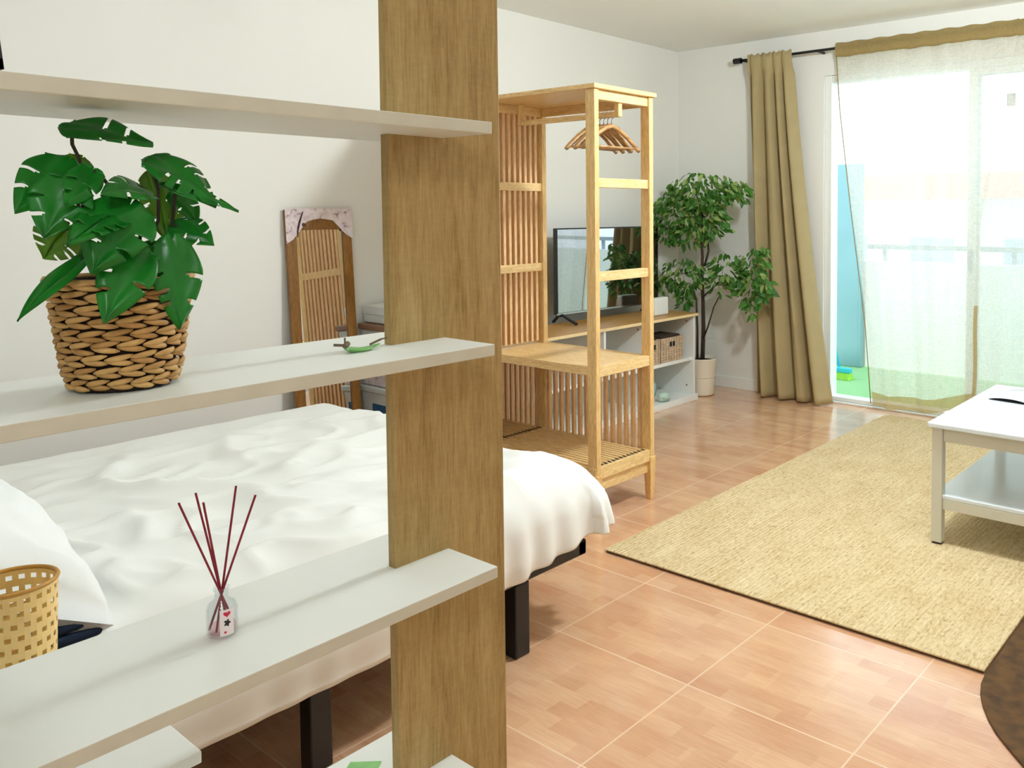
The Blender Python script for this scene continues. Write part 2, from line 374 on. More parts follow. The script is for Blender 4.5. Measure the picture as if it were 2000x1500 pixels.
# ---------------------------------------------------------------- shelving divider in the foreground
SX0, SX1, SY0, SY1 = -1.255, -1.0, -.62, .87
un = thing('shelving_unit', (-1.13, .12, 0), 'tall open room divider with white shelves and oak uprights', 'shelving unit')
BX0, BX1 = -1.138, -1.12
SHZ = [1.466, 1.1255, .776, .426, .09]
def upright(y0, y1, slot_from_left):
    b = MB(); cuts = sorted(SHZ); z = 0
    b.box(BX0, BX1, y0, y1, 0, 1.93)
    return b
up1 = link('upright', upright(.768, .990, True), M['oak'], un, bevel=.0012)
up1['label'] = 'oak veneered upright board'
up2 = link('upright', upright(-.5, -.278, True), M['oak'], un, bevel=.0012)
for z in SHZ:
    o = link('shelf', MB().box(SX0, SX1, SY0, SY1, z-.018, z), [M['board_white'], M['shaded_edge']], un)
    for p in o.data.polygons:
        if abs(p.normal.z) < .5: p.material_index = 1  # edges take the shaded copy of the white
    m = o.modifiers.new('b', 'BEVEL'); m.width = .0012; m.segments = 2

# ---------------------------------------------------------------- monstera in woven basket
bc = Vector((-1.117, .40, 1.1255))
pl = thing('potted_monstera', bc, 'artificial monstera with split green leaves in a woven basket on the middle shelf', 'potted plant')
bk = MB(); ROWS, COLS = 9, 15
for r in range(ROWS):
    z = .004 + (r+.5)*(.128/ROWS); R = .0565 + (.0735-.0565)*z/.13
    if r == 0: R -= .002
    for k in range(COLS):
        a = 2*PI*(k + (.5 if r % 2 else 0))/COLS
        # two strands crossing: fat leaf-shaped segments laid around the wall
        for sgn in (1, -1):
            vs = []; nseg, ring = 7, 6; da = 2*PI/COLS*.56; zz = random.uniform(-.0012, .0012)
            for i in range(nseg):
                u = i/(nseg-1)*2-1; aa = a + u*da; rad = .0046*math.sqrt(max(0, 1-u*u*.90)); rr = R + .0035*(1-u*u)-.0025 + sgn*.0008
                for q in range(ring):
                    th = 2*PI*q/ring
                    vs.append((bc.x+(rr+rad*.55*math.cos(th))*math.cos(aa), bc.y+(rr+rad*.55*math.cos(th))*math.sin(aa), bc.z+z+zz+sgn*(.0030+u*.0022)+rad*.82*math.sin(th)))
            bk.add(vs, [(i*ring+q, i*ring+(q+1)%ring, (i+1)*ring+(q+1)%ring, (i+1)*ring+q) for i in range(nseg-1) for q in range(ring)]+[tuple(range(ring)), tuple(range((nseg-1)*ring, nseg*ring))])
bask = link('basket', bk, M['weave'], pl, smooth=True)
link('basket_liner', MB().lathe([(.001,.001), (.048,.001), (.050,.004), (.0695,.126), (.068,.126), (.066,.105), (.001,.105)], bc, 40), M['dark_in'], pl)
rimp = [(bc.x+.0735*math.cos(a), bc.y+.0735*math.sin(a), bc.z+.128) for a in [2*PI*k/40 for k in range(41)]]
link('rim', MB().tube(rimp, .0035, 6, False), M['weave'], bask, smooth=True)

def curve(a, b, sag=.0, n=8):
    a, b = Vector(a), Vector(b)
    return [a.lerp(b, i/n) + Vector((0,0,-sag*4*(i/n)*(1-i/n))) for i in range(n+1)]
def monstera_leaf(base, tip, width, nrm, slits=(3,3), droop=.15, fold=.18, mat='monstera', seed=0):
    rnd = random.Random(seed); base, tip = Vector(base), Vector(tip); L = (tip-base).length
    ax = (tip-base).normalized(); nrm = Vector(nrm); nrm = (nrm-ax*nrm.dot(ax)).normalized(); sd = ax.cross(nrm)
    NTT, NS = 40, 8
    def hw(t):      # half width along the leaf, t from -0.14 (heart lobe) to 1
        if t < 0: return math.sqrt(max(0, 1-((t)/-.16)**2))*.62+.16
        return (math.sin(min(1, (t+.30)/.62)*PI/2))*(1-max(0, (t-.18)/.82)**1.9)
    b = MB(); vs = {}
    def pt(side, i, s):
        t = -.16 + 1.16*i/NTT
        w = hw(t)*width/2
        x = w*s; y = t*L + .10*L*s*s*(1 if t > .25 else t/.25 if t > 0 else 0)*(1-max(t,0))
        if t < 0: y = t*L*(.25+.75*math.sin(s*PI)**.6 if s < 1 else .25); 
        z = fold*abs(x) - droop*L*max(t,0)**2 - .35*droop*width*s*s + .03*width*math.sin(6*s+5*t+seed)
        return base + ax*y + sd*(side*x) + nrm*z
    for side in (-1, 1):
        n = slits[0] if side < 0 else slits[1]
        cut = {}
        for q in range(n):
            c0 = int(NTT*(.34 + .5*(q+.4)/max(n,1))) + rnd.randint(-1,1)
            cut[c0] = rnd.uniform(.30, .48); cut[c0+1] = cut[c0]+.12
        idx = [[b.v.append(pt(side, i, s/NS)) or len(b.v)-1 for s in range(NS+1)] for i in range(NTT+1)]
        for i in range(NTT):
            for s in range(NS):
                if i in cut and (s+.5)/NS > cut[i] and not (rnd.random() < 0): continue
                b.f.append((idx[i][s], idx[i][s+1], idx[i+1][s+1], idx[i+1][s]))
    o = link('leaf', b, M[mat], pl, smooth=True)
    m = o.modifiers.new('w','WELD'); m.merge_threshold = .0002
    m = o.modifiers.new('s','SOLIDIFY'); m.thickness = .0008
    return o
VIEW = Vector((.93,-.34,.15))       # roughly towards the room side
# leaf base, tip, width (m), facing, slits per side, droop, lighter green?
LV = [((-1.1,0.3502,1.4229),(-1.07,0.422,1.417),0.078,(0.45,-0.1,1),(2,2),0.1,0),
 ((-1.09,0.3401,1.3847),(-1.05,0.2862,1.3425),0.056,(0.9,-0.3,0.35),(2,2),0.2,0),
 ((-1.06,0.3329,1.3626),(-1.04,0.3041,1.3087),0.06,(0.95,-0.3,0.2),(2,2),0.15,0),
 ((-1.07,0.3586,1.3758),(-1.03,0.3238,1.3425),0.036,(0.9,-0.1,0.3),(1,2),0.15,0),
 ((-1.15,0.3743,1.392),(-1.17,0.3613,1.3682),0.036,(0.9,0.1,0.3),(1,1),0.1,1),
 ((-1.1,0.3419,1.3127),(-1.12,0.3218,1.2783),0.056,(0.9,-0.3,0.4),(3,3),0.15,1),
 ((-1.06,0.3819,1.3307),(-1.0,0.3179,1.3142),0.046,(0.85,-0.3,0.6),(3,2),0.2,0),
 ((-1.05,0.3866,1.3364),(-1.01,0.3402,1.2773),0.076,(0.95,-0.25,0.2),(2,2),0.2,0),
 ((-1.08,0.4164,1.3556),(-1.02,0.3616,1.3646),0.046,(0.85,-0.35,0.5),(2,2),0.2,0),
 ((-1.09,0.4324,1.3923),(-1.04,0.4839,1.3555),0.076,(0.35,-0.15,1),(3,3),0.25,0),
 ((-1.07,0.4397,1.3594),(-1.05,0.5109,1.3397),0.048,(0.4,0.0,1),(2,2),0.12,0),
 ((-1.1,0.4565,1.3144),(-1.06,0.4795,1.2982),0.046,(0.85,-0.2,0.5),(2,2),0.2,0),
 ((-1.15,0.452,1.3714),(-1.14,0.4635,1.2947),0.044,(0.95,-0.2,0.2),(2,2),0.1,1),
 ((-1.05,0.4312,1.2926),(-1.02,0.4293,1.201),0.056,(0.95,-0.1,0.25),(2,3),0.2,0),
 ((-1.05,0.3934,1.2858),(-1.01,0.348,1.2232),0.058,(0.95,-0.3,0.25),(1,2),0.2,0),
 ((-1.07,0.4204,1.289),(-1.05,0.4013,1.2344),0.044,(0.95,-0.2,0.2),(2,2),0.15,0),
 ((-1.09,0.3528,1.2784),(-1.03,0.2737,1.2312),0.028,(0.6,-0.5,0.7),(0,0),0.1,0),
 ((-1.09,0.437,1.2781),(-1.06,0.4242,1.2163),0.036,(0.95,0.1,0.2),(1,1),0.1,0),
 ((-1.12,0.4647,1.3521),(-1.09,0.4803,1.3216),0.036,(0.9,0.1,0.5),(1,1),0.2,0),
 ((-1.17,0.4899,1.3133),(-1.18,0.4809,1.3319),0.048,(0.9,0.0,0.4),(2,2),0.1,1)]
for i, (b_, t_, w, n, sl, dr_, lt) in enumerate(LV):
    monstera_leaf(b_, t_, w, n, sl, dr_, .15, 'monstera_l' if lt else 'monstera', i)
root = bc + Vector((0,0,.105))
STEMS = [[(-1.117,0.3997,1.2426),(-1.11,0.396,1.2913),(-1.105,0.3947,1.3242),(-1.1,0.3916,1.352),(-1.09,0.3772,1.3667),(-1.07,0.3596,1.3753)],
 [(-1.117,0.3997,1.2426),(-1.105,0.3947,1.3242),(-1.1,0.3992,1.3557),(-1.09,0.4075,1.3627),(-1.08,0.4164,1.3556)],
 [(-1.12,0.3895,1.2432),(-1.11,0.3666,1.2689),(-1.11,0.362,1.3158),(-1.12,0.3645,1.3566),(-1.11,0.3598,1.3909),(-1.105,0.3518,1.4063),(-1.1,0.3502,1.4229)],
 [(-1.12,0.3895,1.2432),(-1.11,0.3666,1.2689),(-1.11,0.3544,1.2985),(-1.1,0.3419,1.3127)],
 [(-1.12,0.3895,1.2432),(-1.11,0.3686,1.2659),(-1.09,0.3528,1.2784)],
 [(-1.11,0.362,1.3158),(-1.09,0.3495,1.3445),(-1.06,0.3329,1.3626)],
 [(-1.12,0.3645,1.3566),(-1.1,0.3512,1.3759),(-1.09,0.3401,1.3847)],
 [(-1.117,0.4073,1.2421),(-1.11,0.4283,1.2902),(-1.1,0.436,1.3208),(-1.1,0.4371,1.3575),(-1.1,0.4326,1.3787),(-1.09,0.4324,1.3923)],
 [(-1.117,0.41,1.2419),(-1.11,0.4499,1.2863),(-1.1,0.4528,1.3268),(-1.07,0.4441,1.3571)],
 [(-1.117,0.4046,1.2423),(-1.09,0.4093,1.2793),(-1.07,0.4046,1.3037),(-1.05,0.3866,1.3364)],
 [(-1.117,0.3997,1.2426),(-1.1,0.3951,1.2916),(-1.06,0.3819,1.3307)],
 [(-1.117,0.41,1.2419),(-1.09,0.4256,1.2725),(-1.05,0.4312,1.2926)],
 [(-1.117,0.4046,1.2423),(-1.09,0.4046,1.2676),(-1.05,0.3934,1.2858)],
 [(-1.11,0.4499,1.2863),(-1.105,0.4529,1.3019),(-1.1,0.4565,1.3144)]]
for st in STEMS:
    link('stem', MB().tube(st, .0021, 6), M['stem'], pl, smooth=True)

# ---------------------------------------------------------------- small things on the shelves
# leaf shaped dish
ld = thing('leaf_dish', (-1.108, .706, 1.1255), 'small green leaf-shaped dish with twigs on the middle shelf beside the oak upright', 'dish')
def dishfn(u, v):
    a = 2*PI*u; r = .028*(.35+.65*v); e = 1+.45*math.cos(a)**3
    return Vector((-1.108+.42*r*math.sin(a)*1.0, .702+r*math.cos(a)*e*.95, 1.1262+.005*v**2+.002*math.cos(3*a)*v))
link('dish', MB().grid(dishfn, 28, 6).add([(-1.108+.005*math.sin(a), .702+.011*math.cos(a), 1.1264) for a in [2*PI*k/12 for k in range(12)]], [tuple(range(12))]), M['greenp'], ld, smooth=True, solid=.0014)
link('twig', MB().tube([(-1.106,.722,1.134),(-1.104,.740,1.140)], .0016, 6).tube([(-1.104,.740,1.140),(-1.10,.748,1.1415)], .0011, 6), M['twig'], ld)
link('twig', MB().tube([(-1.108,.682,1.136),(-1.112,.690,1.139)], .004, 7).tube([(-1.110,.684,1.138),(-1.110,.684,1.148)], .0014, 6).tube([(-1.110,.690,1.136),(-1.120,.672,1.138)], .002, 6), M['twig'], ld)
# reed diffuser
dc = Vector((-1.125, .508, .776))
rd = thing('reed_diffuser', dc, 'clear glass reed diffuser with five red sticks on the lower shelf', 'reed diffuser')
bt = link('bottle', MB().lathe([(.001,.002),(.0165,.002),(.0185,.005),(.0185,.036),(.016,.044),(.0085,.050),(.008,.060),(.0095,.0605),(.0095,.064),(.0075,.064),(.0068,.05),(.0145,.043),(.0168,.036),(.0168,.006),(.001,.005)], dc, 32), M['bottle'], rd, smooth=True)
link('perfume', MB().lathe([(.001,.006),(.0160,.006),(.0160,.014),(.001,.014)], dc, 24), M['perfume'], rd)
def wrap(a0, a1, z0, z1, R, n=8):
    return MB().grid(lambda u, v: Vector((dc.x+R*math.cos(a0+(a1-a0)*u), dc.y+R*math.sin(a0+(a1-a0)*u), dc.z+z0+(z1-z0)*v)), n, 1)
va = math.atan2(-.508, 1.125)
lb = link('label', wrap(va-.15, va+.75, .006, .040, .0189), M['label'], rd)
def decal(name, pts, a0, z0, m):
    vs = [(dc.x+.0192*math.cos(a0+x/.0192), dc.y+.0192*math.sin(a0+x/.0192), dc.z+z0+y) for x, y in pts]
    link(name, MB().add(vs, [tuple(range(len(vs)))]), M[m], lb)
ang = [2*PI*k/28 for k in range(28)]
decal('heart_print', [(.00028*16*math.sin(a)**3, .00026*(13*math.cos(a)-5*math.cos(2*a)-2*math.cos(3*a)-math.cos(4*a))) for a in ang], va+.3, .034, 'labelred')
decal('flower_print', [((.0034+.0011*math.cos(5*a))*math.cos(a), (.0042+.0011*math.cos(5*a))*math.sin(a)) for a in ang], va+.3, .0225, 'labelblk')
decal('dot_print', [(.0016*math.cos(a), .0016*math.sin(a)) for a in ang], va+.17, .0105, 'labelred')
for tp in [(-1.1, 0.449, 0.9729), (-1.13, 0.4818, 0.9707), (-1.1, 0.4778, 0.9655), (-1.14, 0.5377, 0.9634), (-1.11, 0.5486, 0.954)]:
    tp = Vector(tp); neck = dc + Vector((0,0,.062)) + (Vector((tp.x,tp.y,0))-Vector((dc.x,dc.y,0)))*.06
    low = neck + (neck-tp).normalized()*.055
    low.z = max(low.z, dc.z+.007)
    link('reed', MB().tube([low, tp], .0015, 6), M['red'], rd)
# frame on the top shelf
fr = thing('photo_frame', (-1.08, .262, 1.466), 'black-edged photo frame standing on the top shelf, seen from behind', 'photo frame')
Mf = Matrix.Translation((-1.005, .266, 1.4682)) @ Matrix.Rotation(.085, 4, 'X')
fb = MB()
for x0, x1, z0, z1 in ((-.010,0,0,.2),(-.15,-.14,0,.2),(-.15,0,0,.010),(-.15,0,.19,.2)): fb.box(x0, x1, -.012, 0, z0, z1, Mf)
link('frame', fb, M['blackp'], fr)
link('back_board', MB().box(-.14, -.01, -.008, -.004, .01, .19, Mf), M['frameback'], fr)
# paper note on lowest shelf
tag(link('green_card', MB().poly([(0,0),(.05,.01),(.045,.05),(-.004,.04)], .003, Matrix.Translation((-1.21,.72,.4262)) @ Matrix.Rotation(.5,4,'Z')), M['greenp']), 'pale green card lying on the lowest visible shelf', 'card')

# ---------------------------------------------------------------- bed
bed = thing('bed', (-2.64, 1.0, 0), 'double bed with black steel base and black legs', 'bed')
fx0, fx1, fy0, fy1 = -3.42, -1.845, .0, 1.98
fm = MB().box(fx1-.04, fx1, fy0, fy1, .223, .272).box(fx0, fx0+.04, fy0, fy1, .223, .272).box(fx0, fx1, fy1-.04, fy1, .223, .272).box(fx0, fx1, fy0, fy0+.04, .223, .272)
for k in range(1, 12): fm.box(fx0+.02, fx1-.02, fy0+k*.165-.025, fy0+k*.165+.025, .245, .268)
link('bed_base', fm, M['black'], bed, bevel=.006)
for lx in (fx1-.025, fx0+.025):
    for ly in (.12, 1.055, 1.70):
        link('leg', MB().box(lx-.025, lx+.025, ly-.028, ly+.028, 0, .223), M['black'], bed, bevel=.004)
link('mattress', MB().box(fx0+.02, fx1-.02, fy0+.01, fy1+.02, .274, .47), M['sheet'], bed, bevel=.05, bseg=4)
# cover: drape over a rounded slab
ix0, ix1, iy0, iy1 = -3.36, -1.93, -.3, 1.955
Rr, TOP = .105, .505
NX, NY = 150, 190
def cover(u, v):
    D = Rr*PI/2 + .215
    ex = D
    x = ix0-ex + (ix1-ix0+2*ex)*u; y = .01 + (iy1+ex-.01)*v
    cx_, cy_ = min(max(x, ix0), ix1), min(y, iy1)
    d = Vector((x-cx_, y-cy_)); L = d.length
    n = d/L if L > 1e-6 else Vector((0,0))
    # wrinkles on the top
    wz = .012*noise.noise(Vector((x*2.2, y*1.9, 3))) + .006*noise.noise(Vector((x*6, y*4.5+x*3, 9)))
    rg = 1-abs(noise.noise(Vector((x*3.1+y*1.2, y*2.6-x*.8, 5)))); wz += .022*(max(0, rg-.70)/.30)**1.5
    rg = 1-abs(noise.noise(Vector((x*5-y*3, y*4+x*3, 15)))); wz += .014*(max(0, rg-.76)/.24)**1.5
    wz *= min(1, max(.15, (x-ix0)/.35))
    if L < 1e-6: return Vector((x, y, TOP+wz))
    L = min(L, D); s = cx_*.9 + cy_*1.0 + math.atan2(n.y, n.x)*.35
    if L < Rr*PI/2:
        a = L/Rr; off = Rr*math.sin(a); z = TOP-Rr*(1-math.cos(a)); f = a/(PI/2)
        z += wz*(1-f)
    else:
        dn = L-Rr*PI/2; off = Rr; f = 1
        bot = .215 if n.x > .7 else .24
        hem = (.205 + .100*max(0, min(1, (y-1.25)/.70))**1.3) if n.x > .3 else .29
        z = (TOP-Rr) - dn/(D-Rr*PI/2)*(TOP-Rr-hem)
    g = max(0, f)**1.5
    fold = .018*math.sin(s*46+2.2*math.sin(s*9)) + .012*noise.noise(Vector((s*14, L*2, 2)))
    k = min(1, max(0, (TOP-z)/.28))
    corner = 1.0 if (n.x > .1 and n.y > .1) else .35
    amp = 1.0 if corner == 1 else (.75 if n.y > .7 else max(.10, min(.75, (y-1.15)/.7)))
    off += g*k*(fold+.024)*amp + .035*math.sin(k*PI*.75)*g*corner
    off -= .012*max(0, k-.75)/.25
    return Vector((cx_+n.x*off, cy_+n.y*off, z))
tag(link('bed_sheet', MB().grid(cover, NX, NY), M['sheet'], smooth=True, solid=.004), 'wrinkled white sheet draped over the bed', 'bed sheet')
def pillow(name, c, sx, sy, sz, rot, mat, label, seed, cat):
    R_ = Euler(rot).to_matrix().to_4x4(); T = Matrix.Translation(c) @ R_
    b = MB(); N = 44
    for sgn in (1, -1):
        def fn(u, v):
            x, y = u*2-1, v*2-1
            e = (1-abs(x)**2.6)*(1-abs(y)**2.6); h = max(0, e)**.42
            ex = 1-.07*(1-abs(y)**2)*abs(x)**3; ey = 1-.07*(1-abs(x)**2)*abs(y)**3
            w = .055*noise.noise(Vector((x*2.2+seed, y*2.2, sgn))) + .05*max(0, (1-abs(noise.noise(Vector((x*3.4+seed+y*2, y*3-x, sgn*2)))))-.75)/.25
            return T @ Vector((x*sx*ex, y*sy*ey, sgn*sz*h*(1+w*1.6)))
        b.grid(fn, N, N)
    o = link(name, b, M[mat], smooth=True); m = o.modifiers.new('w','WELD'); m.merge_threshold = .002
    return tag(o, label, cat)
pillow('pillow', (-2.19, .355, .685), .37, .29, .15, (-.45, .09, .03), 'pillow', 'plump white pillow at the head of the bed beside the cane holder', 3, 'pillow')
tag(link('folded_blanket', MB().box(-2.42, -1.845, .05, .612, .511, .533).box(-2.415, -1.848, .055, .605, .5335, .556), M['navy'], bevel=.012, bseg=3), 'navy folded blanket tucked beneath the white pillow', 'blanket')

# ---------------------------------------------------------------- nightstand and cane holder
ns = thing('nightstand', (-1.49, .29, 0), 'white bedside table behind the shelving unit', 'nightstand')
link('top', MB().box(-1.73, -1.262, .05, .536, .532, .55), M['white'], ns, bevel=.002)
link('body', MB().box(-1.71, -1.29, .07, .516, .36, .53), M['white'], ns, bevel=.002)
for x in (-1.70, -1.32):
    for y in (.08, .48): link('leg', MB().box(x, x+.03, y, y+.03, 0, .36), M['white'], ns, bevel=.002)
cc = Vector((-1.60, .405, .55))
ch = thing('cane_holder', cc, 'cylindrical woven cane holder on the white bedside table', 'holder')
bm = bmesh.new(); NA, NZ = 44, 22; R0, R1, HH = .052, .060, .205
def canev(i, j):
    a = 2*PI*i/NA; z = HH*j/NZ; r = R0+(R1-R0)*z/HH
    return Vector((cc.x+r*math.cos(a), cc.y+r*math.sin(a), cc.z+z))
vv = [[bm.verts.new(canev(i,j)) for i in range(NA)] for j in range(NZ+1)]
fs = [bm.faces.new((vv[j][i], vv[j][(i+1)%NA], vv[j+1][(i+1)%NA], vv[j+1][i])) for j in range(NZ) for i in range(NA)]
hole = [f for k, f in enumerate(fs) if (k//NA) % 2 == 0 and 0 < k//NA and (k % NA) % 2 == ((k//NA)//2) % 2]
res = bmesh.ops.inset_individual(bm, faces=hole, thickness=.0026)
bmesh.ops.delete(bm, geom=hole, context='FACES')
mb = MB(); bm.verts.index_update(); mb.v = [v.co.copy() for v in bm.verts]; mb.f = [tuple(v.index for v in f.verts) for f in bm.faces]; bm.free()
link('cane_wall', mb, M['cane'], ch, solid=.002)
for z, R_ in ((.0, R0), (HH, R1)):
    link('rim', MB().tube([(cc.x+R_*math.cos(a), cc.y+R_*math.sin(a), cc.z+max(z, .0035)) for a in [2*PI*k/48 for k in range(49)]], .0035, 8, False), M['cane_rim'], ch, smooth=True)

# ---------------------------------------------------------------- wardrobe
WX0, WX1, WY0, WY1 = -3.605, -2.397, 2.64, 3.035
DV = -3.11
wd = thing('wardrobe', ((WX0+WX1)/2, (WY0+WY1)/2, 0), 'open bamboo wardrobe with clothes rail and slatted panels', 'wardrobe')
PW, PD = .052, .028
for x, y, top in ((WX1-PW, WY0, 1), (WX1-PW, WY1-PD, 1), (WX0, WY0, 1), (WX0, WY1-PD, 1)):
    link('post', MB().box(x, x+PW, y, y+PD, .16, 1.842), M['bamboo'], wd, bevel=.003)
for y in (WY0, WY1-PD):
    link('divider_post', MB().box(DV-PW/2, DV+PW/2, y, y+PD, .2, 1.842), M['bamboo'], wd, bevel=.003)
for x in (WX1-.02, WX0+.02):
    for y in (WY0+.012, WY1-.012):
        link('leg', MB().frustum((x, y, 0), .032, .026, (x, y, .20), .046, .04), M['bamboo'], wd, bevel=.003)
link('top_panel', MB().box(WX0-.012, WX1+.012, WY0-.012, WY1+.012, 1.842, 1.862), M['bamboo_h'], wd, bevel=.003)
link('top_rail', MB().box(WX0+PW, WX1-PW, WY1-.024, WY1-.006, 1.800, 1.842), M['bamboo_h'], wd, bevel=.002)
for xx in (WX1-PW+.008, WX0+.008, DV-.016):
    for z in (1.45, 1.05):
        link('end_rail', MB().box(xx, xx+.034, WY0+PD, WY1-PD, z-.02, z+.02), M['bamboo_y'], wd, bevel=.002)
    link('end_rail', MB().box(xx, xx+.034, WY0+PD, WY1-PD, 1.80, 1.842), M['bamboo_y'], wd, bevel=.002)
    link('bottom_rail', MB().box(xx-.002, xx+.04, WY0-.004, WY1+.004, .180, .232), M['bamboo_y'], wd, bevel=.002)
    link('apron', MB().box(xx+.006, xx+.026, WY0+PD, WY1-PD, .125, .178), M['bamboo_y'], wd, bevel=.002)
for y in (WY0+.002, WY1-.026):
    link('long_rail', MB().box(WX0+PW, WX1-PW, y, y+.024, .180, .225), M['bamboo_h'], wd, bevel=.002)
def slats_y(x, z0, z1, n=9):       # slatted panel across the depth
    for k in range(n):
        y = WY0+PD+.012 + (WY1-WY0-2*PD-.024)*(k+.5)/n
        link('slat', MB().box(x-.011, x+.011, y-.0075, y+.0075, z0, z1), M['slat'], wd)
slats_y(DV, .68, 1.80); slats_y(WX0+PW/2, .23, 1.80)
def slats_x(y, x0, x1, z0, z1, n):
    for k in range(n):
        x = x0 + (x1-x0)*(k+.5)/n
        link('slat', MB().box(x-.007, x+.007, y-.010, y+.010, z0, z1), M['slat'], wd)
slats_x(WY1-.014, DV+PW/2, WX1-PW, .225, .64, 15)
slats_x(WY1-.014, WX0+PW, DV-PW/2, .225, .64, 11)
sh = MB()
for k in range(14):
    y0 = WY0+.006 + k*(WY1-WY0-.012)/14; sh.box(WX0+.01, WX1-.012, y0, y0+(WY1-WY0-.012)/14-.0015, .650, .664)
link('shelf', sh, M['bamboo_h'], wd, bevel=.001)
for y in (WY0, WY1-.018): link('shelf_rail', MB().box(WX0+PW, WX1-PW, y, y+.018, .628, .666), M['bamboo_h'], wd, bevel=.002)
link('shelf_end_rail', MB().box(WX1-PW+.012, WX1-.004, WY0+PD, WY1-PD, .622, .668), M['bamboo_y'], wd, bevel=.002)
bs = MB()
for k in range(13):
    y0 = WY0+.03 + k*(WY1-WY0-.06)/13; bs.box(WX0+.02, WX1-.02, y0, y0+.018, .2205, .232)
link('bottom_slats', bs, M['bamboo_h'], wd, bevel=.001)
RY, RZ = 2.83, 1.752
link('clothes_rail', MB().bar((-3.05, RY, RZ), (-2.425, RY, RZ), .022, .024), M['bamboo_h'], wd, bevel=.002)
for x in (-3.045, -2.43): link('rail_bracket', MB().bar((x, RY, RZ-.012), (x, RY, 1.842), .026, .024), M['bamboo'], wd, bevel=.002)
# slatted sliding door on the bed side
door = link('sliding_door', MB().box(WX0+.0, WX0+.05, WY0-.03, WY0-.014, .24, 1.82).box(DV-.05, DV, WY0-.03, WY0-.014, .24, 1.82)
            .box(WX0+.05, DV-.05, WY0-.03, WY0-.014, 1.77, 1.82).box(WX0+.05, DV-.05, WY0-.03, WY0-.014, .24, .29).box(WX0+.05, DV-.05, WY0-.03, WY0-.014, 1.03, 1.07), M['bamboo'], wd, bevel=.002)
for k in range(10):
    x = WX0+.05 + (DV-WX0-.10)*(k+.5)/10
    link('slat', MB().box(x-.011, x+.011, WY0-.027, WY0-.017, .28, 1.78), M['slat'], door)
# hangers
def hanger_parts(root):
    o = Vector(ORG[root])
    def P(y, z, x=0): return o + Vector((x, y, z))
    arm = [P(-.178,-.150), P(-.158,-.134), P(-.10,-.092), P(-.04,-.058), P(0,-.046), P(.04,-.058), P(.10,-.092), P(.158,-.134), P(.178,-.150)]
    link('shoulder_bar', MB().tube(arm, [.0085,.0095,.0095,.0105,.0115,.0105,.0095,.0095,.0085], 8), M['hangerw'], root, smooth=True)
    link('trouser_bar', MB().tube([P(-.162,-.139), P(.162,-.139)], .0052, 8), M['hangerw'], root, smooth=True)
    hk = [P(0,-.046)] + [P(0,-.02)] + [P(.0155*math.cos(a)-.0, .0155*math.sin(a)) for a in [-PI/2+.1+PI*1.25*k/10 for k in range(11)]]
    link('hook', MB().tube(hk, .0018, 6), M['wire'], root, smooth=True)
HX = [(-2.585,.06),(-2.562,-.05),(-2.538,.07),(-2.515,-.02),(-2.492,.06),(-2.468,-.05)]
HN = ['leftmost wooden hanger on the wardrobe rail','second wooden hanger from the left on the wardrobe rail','third wooden hanger from the left on the wardrobe rail','third wooden hanger from the right on the wardrobe rail','second wooden hanger from the right on the wardrobe rail','rightmost wooden hanger on the wardrobe rail by the end post']
h0 = thing('hanger', (HX[0][0], RY, RZ-.002), HN[0], 'hanger', 'wooden hangers on the wardrobe rail'); hanger_parts(h0); h0.rotation_euler.z = HX[0][1]
for (x, a), nm in zip(HX[1:], HN[1:]):
    r = h0.copy(); C.objects.link(r); r.location = (x, RY, RZ-.002); r.rotation_euler.z = a; r['label'] = nm; ORG[r] = Vector(r.location)
    for chd in list(h0.children):
        c_ = chd.copy(); C.objects.link(c_); c_.parent = r

# ---------------------------------------------------------------- mirror leaning on the left wall
mr = thing('standing_mirror', (-3.80, 2.29, 0), 'tall brown-framed mirror leaning on the wall behind the bed', 'mirror')
Mm = Matrix.Translation((-3.835, 2.118, .0)) @ Matrix.Rotation(-.066, 4, 'Y') @ Matrix.Rotation(0, 4, 'Z')
mw, mh = .345, 1.345
fb = MB()
for y0, y1, z0, z1 in ((0,.05,0,mh),(mw-.05,mw,0,mh),(.05,mw-.05,mh-.05-.05,mh),(.05,mw-.05,0,.05)): fb.box(-.025, 0, y0, y1, z0, z1, Mm)
link('frame', fb, M['mframe'], mr, bevel=.003)
link('mirror_glass', MB().box(-.016, -.008, .05, mw-.05, .05, mh-.1, Mm), M['mirror'], mr)
def corner(flip):
    pts = [(-.004,mh+.004),(mw*.515,mh+.004),(mw*.515,mh-.045),(mw*.40,mh-.05),(mw*.30,mh-.06),(.03,mh-.145),(-.004,mh-.165)]
    if flip: pts = [(mw+.004,mh+.004),(mw*.515,mh+.004),(mw*.515,mh-.045),(mw*.62,mh-.05),(mw*.70,mh-.055),(mw-.03,mh-.13),(mw+.004,mh-.15)]
    T = Mm @ Matrix(((0,0,1,.002),(1,0,0,0),(0,1,0,0),(0,0,0,1)))
    o = link('corner_protector', MB().poly(pts, .003, T), M['card'], mr)
    o['label'] = 'printed pale cardboard corner protector'
    return T
T = corner(False); corner(True)
sw = [Vector((mw*.34-.02*k+.0009*k*k*1.0, mh-.012-.014*k)) for k in range(9)]
link('swoosh_print', MB().tube([T @ Vector((p.x+.01,p.y,.0045)) for p in [Vector((mw*(.22-.10*math.sin(k/8*PI/2)), mh-.01-.125*k/8)) for k in range(9)]], [.002,.003,.004,.005,.005,.005,.004,.003,.002], 6), M['cardink'], mr)
link('dot_print', MB().lathe([(.001,.005),(.009,.0045),(.009,.003)], (0,0,0), 16, T @ Matrix.Translation((mw*.25, mh-.075, 0))), M['cardink'], mr)

